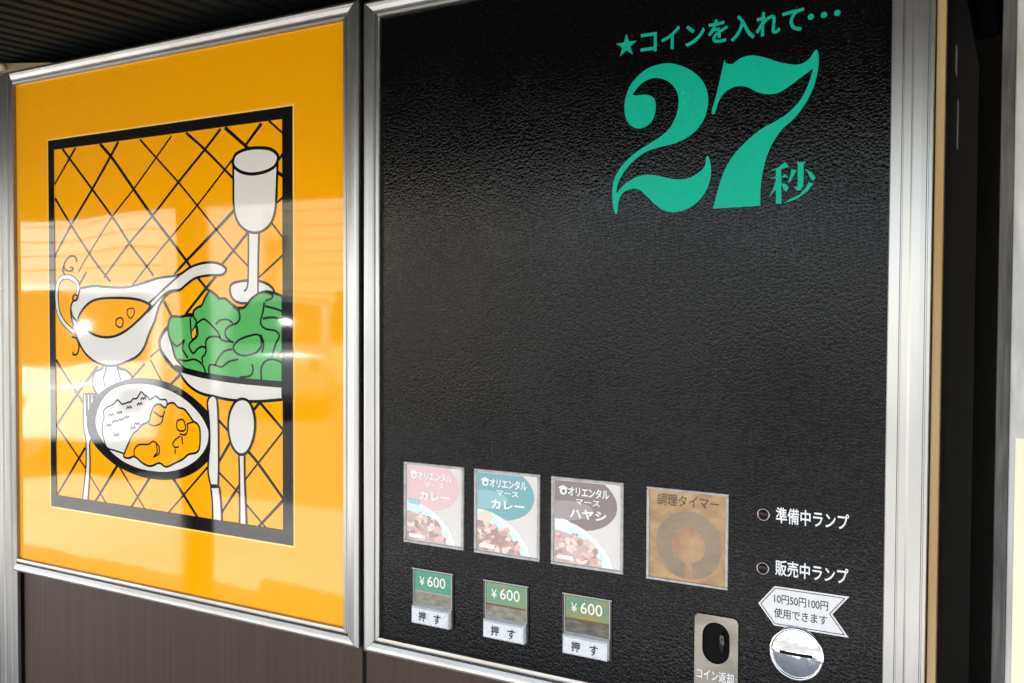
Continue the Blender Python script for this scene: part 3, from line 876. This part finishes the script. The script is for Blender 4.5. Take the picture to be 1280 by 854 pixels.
text_into(g, "コインを入れて", -391.4 * mm, -209 * mm, 1801.5 * mm, 1829 * mm, TY, TEAL, bold=.022)
for k in range(3):
    g.flat(ellipse((-202 + 13.2 * k) * mm, 1815.5 * mm, 3.2 * mm, 3.2 * mm, 20), TY, TEAL)
g.build("slogan_lettering", PANEL)
for s, a, b, c in (("準備中ランプ", 1280.2, 1297.4, 1287.8), ("販売中ランプ", 1223.4, 1240.4, 1229.2)):
    g = MB(); text_into(g, s, -232 * mm, -157.2 * mm, a * mm, b * mm, -.0006, WHITE_PRINT, bold=.016)
    g.build("lamp_lettering", PANEL)
    g = MB()
    g.lathe(-.2450, c * mm, [(.0069, 0), (.0069, -.0020), (.0065, -.0028), (.0057, -.0028), (.0055, -.0010)], ALU_V, 32)
    lamp = g.build("indicator_lamp", VM, True)
    g = MB(); g.lathe(-.2450, c * mm, [(.0056, -.0008), (.0046, -.0022), (.003, -.0031), (.0012, -.0035), (0.0001, -.0036)], LAMP_RED, 24); g.build("lens", lamp, True)

# arrow sticker
g = MB()
z = zone(940, 720, 6.371)
oA = [(-232.5, 1211.4), (-155.8, 1211.4), (-172.4, 1190.5), (-155.8, 1168.6), (-232.5, 1168.6), (-249.9, 1190.2)]
iA = [(-231.6, 1209.2), (-160.2, 1209.2), (-175.2, 1190.5), (-160.2, 1170.8), (-231.6, 1170.8), (-247.0, 1190.2)]
oA = [(a * mm, b * mm) for a, b in oA]; iA = [(a * mm, b * mm) for a, b in iA]
g.flat(oA, -.0007, STICKER)
for i in range(6):
    g.ribbon([iA[i], iA[(i + 1) % 6]], .0009, -.00080, STICKER_INK)
text_into(g, "10円50円100円", -.2328, -.1768, 1.1930, 1.2030, -.0008, STICKER_INK, bold=.012, space=.97)
text_into(g, "使用できます", -.2328, -.1775, 1.1775, 1.1882, -.0008, STICKER_INK, bold=.012)
g.build("arrow_sticker", VM, label="white arrow sticker listing the coins that can be used")

# selection cards ---------------------------------------------------
def card_frame(x0, x1, z0, z1, parent, w=.0036, h=.0026):
    for a, b, c, d in ((x0, x1, z1 - w, z1), (x0, x1, z0, z0 + w), (x0, x0 + w, z0 + w + .0001, z1 - w - .0001), (x1 - w, x1, z0 + w + .0001, z1 - w - .0001)):
        g = MB(); g.box(a, b, -h, .002, c, d, CARD_EDGE, .0009); g.build("cover_edge", parent)

def card_mat(n, r, g_, b): return mat(n, srgb(r, g_, b), 0.22)
CREAM = card_mat("card_cream", 216, 207, 201)
CARDS = [
    ("pink", card_mat("card_pink", 222, 184, 184), ("マース", "カレー"), -722.5, "faded pink curry card"),
    ("teal", card_mat("card_teal", 116, 164, 168), ("マース", "カレー"), -612.3, "faded teal curry card"),
    ("brown", card_mat("card_brown", 134, 120, 117), ("マース", "ハヤシ"), -502.2, "faded brown stew card"),
]
CARD_W = card_mat("card_white", 232, 230, 228)
CARD_RIM = card_mat("card_rim_blue", 206, 226, 228)
CARD_STEW = [card_mat("card_stew_a", 196, 168, 164), card_mat("card_stew_b", 166, 136, 132), card_mat("card_stew_c", 202, 168, 164)]
CHUNK = [card_mat("card_chunk_a", 222, 180, 176), card_mat("card_chunk_b", 196, 158, 146), card_mat("card_chunk_c", 224, 206, 190), card_mat("card_chunk_d", 172, 142, 134)]
PILL = card_mat("card_tag_blue", 150, 196, 206)
for ci, (nm, bg, words, x0, lab) in enumerate(CARDS):
    x0 *= mm; x1 = x0 + 94.3 * mm; z0, z1 = 1199.3 * mm, 1307.2 * mm
    g = MB(); g.box(x0 + .0005, x1 - .0005, -.0004, .001, z0 + .0005, z1 - .0005, CREAM)
    card = g.build("selection_card", VM, label=lab)
    cx0, cx1, cz0, cz1 = x0 + .0045, x1 - .0045, z0 + .0045, z1 - .0045
    cw, ch = cx1 - cx0, cz1 - cz0
    U = lambda u, v: (cx0 + u * cw, cz1 - v * ch)
    def cell(g, cu, cv, ru, rv, y, m, rot=0.0, n=36):
        a, b = U(cu, cv)
        p = clip_rect(ellipse(a, b, ru * cw, rv * ch, n, rot), cx0, cx1, cz0, cz1)
        if len(p) > 2:
            g.flat(p, y, m)
    g = MB()
    cell(g, .30, .23, .66, .36, -.0006, bg, -.10)
    if nm == "brown":
        cell(g, .18, .36, .42, .12, -.00065, card_mat("card_brown_light", 160, 149, 145), .05)
    elif nm == "teal":
        cell(g, .12, .34, .40, .12, -.00065, card_mat("card_teal_light", 142, 184, 186), .05)
    g.build("card_oval", card)
    g = MB()
    cell(g, .16, .96, .78, .46, -.00075, CARD_W, -.35)
    cell(g, .14, .97, .72, .42, -.00080, CARD_RIM, -.35)
    cell(g, .14, 1.0, .64, .36, -.00085, CARD_STEW[ci], -.32)
    if nm == "teal":
        cell(g, .14, .56, .13, .07, -.00085, CHUNK[2])
    if nm == "brown":
        cell(g, .12, .54, .15, .07, -.00085, CARD_W)
    rr = random.Random(ci + 3)
    for k in range(70):
        u, v = rr.uniform(.02, .72), rr.uniform(.62, .98)
        if ((u - .14) / .56) ** 2 + ((v - .96) / .33) ** 2 > 1:
            continue
        cell(g, u, v, rr.uniform(.03, .065), rr.uniform(.02, .045), -.0009 - .0000024 * k, rr.choice(CHUNK), rr.uniform(-1, 1), 12)
    if nm == "pink":
        g.flat([U(.04, .44), U(.24, .46), U(.23, .53), U(.03, .51)], -.00108, PILL)
    g.flat(round_rect(*U(.04, .97)[:1], U(.30, .9)[0], U(.04, .965)[1], U(.3, .915)[1], .0015), -.00110, CARD_W)
    g.build("card_dish", card)
    g = MB()
    text_into(g, "オリエンタル", U(.21, 0)[0], U(.84, 0)[0], U(0, .175)[1], U(0, .06)[1], -.00115, CARD_W, bold=.028, space=.86)
    text_into(g, words[0], U(.33, 0)[0], U(.70, 0)[0], U(0, .275)[1], U(0, .205)[1], -.00115, CARD_W, bold=.024)
    text_into(g, words[1], U(.24, 0)[0], U(.80, 0)[0], U(0, .445)[1], U(0, .325)[1], -.00115, CARD_W, bold=.036)
    # small round emblem with a roof stroke before the maker's name
    a, b = U(.135, .125)
    g.flat(ellipse(a, b, .0048, .0046, 20), -.00115, CARD_W, [ellipse(a + .0004, b - .0002, .0024, .0022, 14)])
    g.ribbon([(a - .0062, b + .0030), (a - .0005, b + .0062), (a + .0056, b + .0032)], .0019, -.00116, CARD_W)
    g.build("card_lettering", card)
    card_frame(x0, x1, z0, z1, card)

# cooking timer ------------------------------------------------------
x0, x1, z0, z1 = -379 * mm, -283.6 * mm, 1199 * mm, 1306 * mm
g = MB(); g.box(x0 + .0005, x1 - .0005, -.0004, .001, z0 + .0005, z1 - .0005, TIMER_PAPER)
timer = g.build("cooking_timer", VM, label="stained tan cooking timer window with a ring dial")
card_frame(x0, x1, z0, z1, timer, .0030, .0024)
g = MB()
dx, dz = -329.2 * mm, 1243.5 * mm
g.flat(ellipse(dx, dz, .0385, .0385, 64), -.0007, TIMER_RING, [ellipse(dx, dz, .0205, .0205, 48)])
g.ribbon(ellipse(dx, dz, .0388, .0388, 64), .0007, -.0008, TIMER_KNOB, True)
g.build("timer_ring", timer)
g = MB()
g.flat(ellipse(dx, dz, .0203, .0203, 48), -.0007, TIMER_KNOB)
g.flat([(dx - .0045, dz - .0385), (dx + .0055, dz - .0385), (dx + .0045, dz - .015), (dx - .0035, dz - .015)], -.00075, TIMER_KNOB)
g.build("timer_knob", timer)
g = MB(); text_into(g, "調理タイマー", -.3665, -.2945, 1.2862, 1.2998, -.0007, TIMER_INK, bold=0.0); g.build("timer_lettering", timer)

# push buttons --------------------------------------------------------
for bi, (bx, price, tub) in enumerate(((-708.6, PRICE_GREEN, CREAM_TUB), (-598.0, PRICE_GREEN_B, CREAM_TUB), (-486.2, PRICE_GREEN_C, DARK_TUB))):
    bx *= mm
    t = MB()
    za, zb = 1094.5 * mm, 1167.0 * mm
    bw = 65 * mm
    # thin bezel: top and two sides
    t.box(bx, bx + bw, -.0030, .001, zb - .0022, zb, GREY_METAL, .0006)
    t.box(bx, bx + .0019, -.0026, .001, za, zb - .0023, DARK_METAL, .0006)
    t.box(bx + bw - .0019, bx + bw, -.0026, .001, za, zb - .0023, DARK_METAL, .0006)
    t.box(bx + .0024, bx + .0033, -.0020, .001, 1.112, zb - .0026, ALU_V)
    t.box(bx + bw - .0033, bx + bw - .0024, -.0020, .001, 1.112, zb - .0026, ALU_V)
    btn = t.build("push_button", VM, label=("push button with clean green price card", "push button with rust-stained green price card", "push button with yellowed green price card")[bi])
    g = MB(); g.box(bx + .0036, bx + bw - .0036, -.0010, .0008, 1.1372, 1.1640, price)
    text_into(g, "¥", bx + .0115, bx + .0195, 1.1448, 1.1560, -.0013, PRICE_INK, bold=.005)
    text_into(g, "600", bx + .0240, bx + .0525, 1.1448, 1.1585, -.0013, PRICE_INK, bold=.005)
    g.build("price_card", btn)
    g = MB()
    if bi:
        g.box(bx + .0036, bx + bw - .0036, -.0013, .0006, 1.1352, 1.1371, RUST)
    else:
        g.box(bx + .0036, bx + bw - .0036, -.0010, .0006, 1.1358, 1.1371, GREY_METAL)
    g.build("card_holder", btn)
    g = MB()   # sloping recess above the key
    g.add([(bx + .0036, -.0008, 1.1357), (bx + bw - .0036, -.0008, 1.1357), (bx + bw - .0036, -.0022, 1.1170), (bx + .0036, -.0022, 1.1170)], [(3, 2, 1, 0)], tub)
    g.build("recess", btn)
    g = MB()   # key with sloped top, standing proud of the panel
    kx0, kx1 = bx + .0040, bx + bw - .0030
    K = [(1.1205, -.0015), (1.1180, -.0080), (1.1160, -.0100), (1.0975, -.0104), (1.0955, -.0085), (1.0950, .0)]
    i = .0016
    ring = []
    for (zz, yy) in K:
        ring.append((kx0, yy + (i if yy < -.009 else 0), zz)); ring.append((kx0 + i, yy, zz)); ring.append((kx1 - i, yy, zz)); ring.append((kx1, yy + (i if yy < -.009 else 0), zz))
    fs = []
    for r in range(len(K) - 1):
        for c in range(3):
            a = 4 * r + c
            fs.append((a, a + 4, a + 5, a + 1))
    bl, br, tl, tr = len(ring), len(ring) + 1, len(ring) + 2, len(ring) + 3
    ring += [(kx0, .0, K[-1][0]), (kx1, .0, K[-1][0]), (kx0, .0, K[0][0]), (kx1, .0, K[0][0])]
    fs.append((tl,) + tuple(4 * r for r in range(len(K))) + (bl,)); fs.append((br,) + tuple(4 * r + 3 for r in reversed(range(len(K)))) + (tr,))
    g.add(ring, [tuple(reversed(f)) for f in fs], WHITE_PLASTIC)
    g.build("key", btn)
    g = MB(); text_into(g, "押", kx0 + .0125, kx0 + .0235, 1.1005, 1.1128, -.0110, KEY_TEXT, bold=.014); text_into(g, "す", kx0 + .0365, kx0 + .0470, 1.1000, 1.1122, -.0110, KEY_TEXT, bold=.014)
    g.build("key_lettering", btn)

# coin return ---------------------------------------------------------
g = MB()
outer = round_rect(-.3202, -.2708, 1.0690, 1.1690, .0062)
n = 10
hole = []
hx0, hx1, hz0, hz1 = -.3112, -.2802, 1.1152, 1.1617
r = (hx1 - hx0) / 2
for a0, cz_ in ((0, hz1 - r), (180, hz0 + r)):
    for k in range(13):
        a = math.radians(a0 + 180 * k / 12)
        hole.append(((hx0 + hx1) / 2 + r * math.cos(a), cz_ + r * math.sin(a)))
g.flat(outer, -.0030, BRASSY, [hole])
o0 = len(g.v); n = len(outer)
g.v += [(p[0], -.0030, p[1]) for p in outer] + [(p[0], .001, p[1]) for p in outer]
for i in range(n):
    g.face((o0 + i, o0 + n + i, o0 + n + (i + 1) % n, o0 + (i + 1) % n), BRASSY)
ret = g.build("coin_return", VM)
g = MB()
n = len(hole); o0 = 0
g.v += [(p[0], -.0030, p[1]) for p in hole] + [(p[0], .0122, p[1]) for p in hole]
for i in range(n):
    g.face((i, (i + 1) % n, n + (i + 1) % n, n + i), GAP)
g.flat(hole, -.0006, GAP)
g.build("cup", ret, True)
g = MB()
g.lathe(-.2888, 1.1400, [(.0001, -.0062), (.0018, -.0060), (.0030, -.0050), (.0034, -.0030), (.0034, -.0007)], GLOSS_BLACK, 20)
for i, v in enumerate(g.v):
    g.v[i] = (v[0], v[1], 1.1400 + (v[2] - 1.1400) * 3.6)
g.build("lever", ret, True)
g = MB(); text_into(g, "コイン返却", -.3172, -.2752, 1.0958, 1.1078, -.0034, WHITE_PRINT, bold=.012); g.build("return_lettering", ret)

# coin slot -----------------------------------------------------------
cx, cz = -.2082, 1.1427
R = .0288
def dome(rr): return -.0032 - .0042 * (1 - (rr / .0255) ** 2)
g = MB(); g.lathe(cx, cz, [(R, .0), (R, -.0030), (R - .0008, -.0046), (R - .0022, -.0052), (R - .0031, -.0044), (R - .0034, -.0030)], CHROME, 72)
slot = g.build("coin_slot", VM, True, label="round chrome coin slot below the arrow sticker")
g = MB(); g.lathe(cx, cz, [(.0258 * k / 10 + .0001, dome(.0258 * k / 10)) for k in range(11)][::-1], CHROME, 72); g.build("face_plate", slot, True)
g = MB()
vs = []
for k in range(17):
    u = -.0172 + .0344 * k / 16
    for w in (-.0016, .0016):
        vs.append((cx + u, dome(math.hypot(u, w)) - .0002, cz + .0006 + w))
g.add(vs, [(2 * k, 2 * k + 2, 2 * k + 3, 2 * k + 1) for k in range(16)], GAP)
g.build("slit", slot)

# wedge and cap on top of the machine's left corner
g = MB(); z0 = 1.9290
g.add([(-1.70, -.006, 1.9600), (-1.455, -.006, 1.9300), (-1.455, -.006, z0), (-1.70, -.006, z0), (-1.70, .05, 1.9600), (-1.455, .05, 1.9300), (-1.455, .05, z0), (-1.70, .05, z0)],
      [(0, 3, 2, 1), (4, 5, 6, 7), (0, 1, 5, 4), (1, 2, 6, 5), (2, 3, 7, 6), (3, 0, 4, 7)], BEIGE_WOOD)
o = g.build("wooden_wedge"); o["label"] = "beige wooden wedge between the machine's top left corner and soffit"; o["category"] = "wedge"
g = MB(); g.tube((-1.63, -.016, 1.9375), (-1.578, -.016, 1.9355), .006, CREAM_CAP, 16)
o = g.build("cable_end", None, True); o["label"] = "short cream cable end lying on the machine's left upright"; o["category"] = "cable"
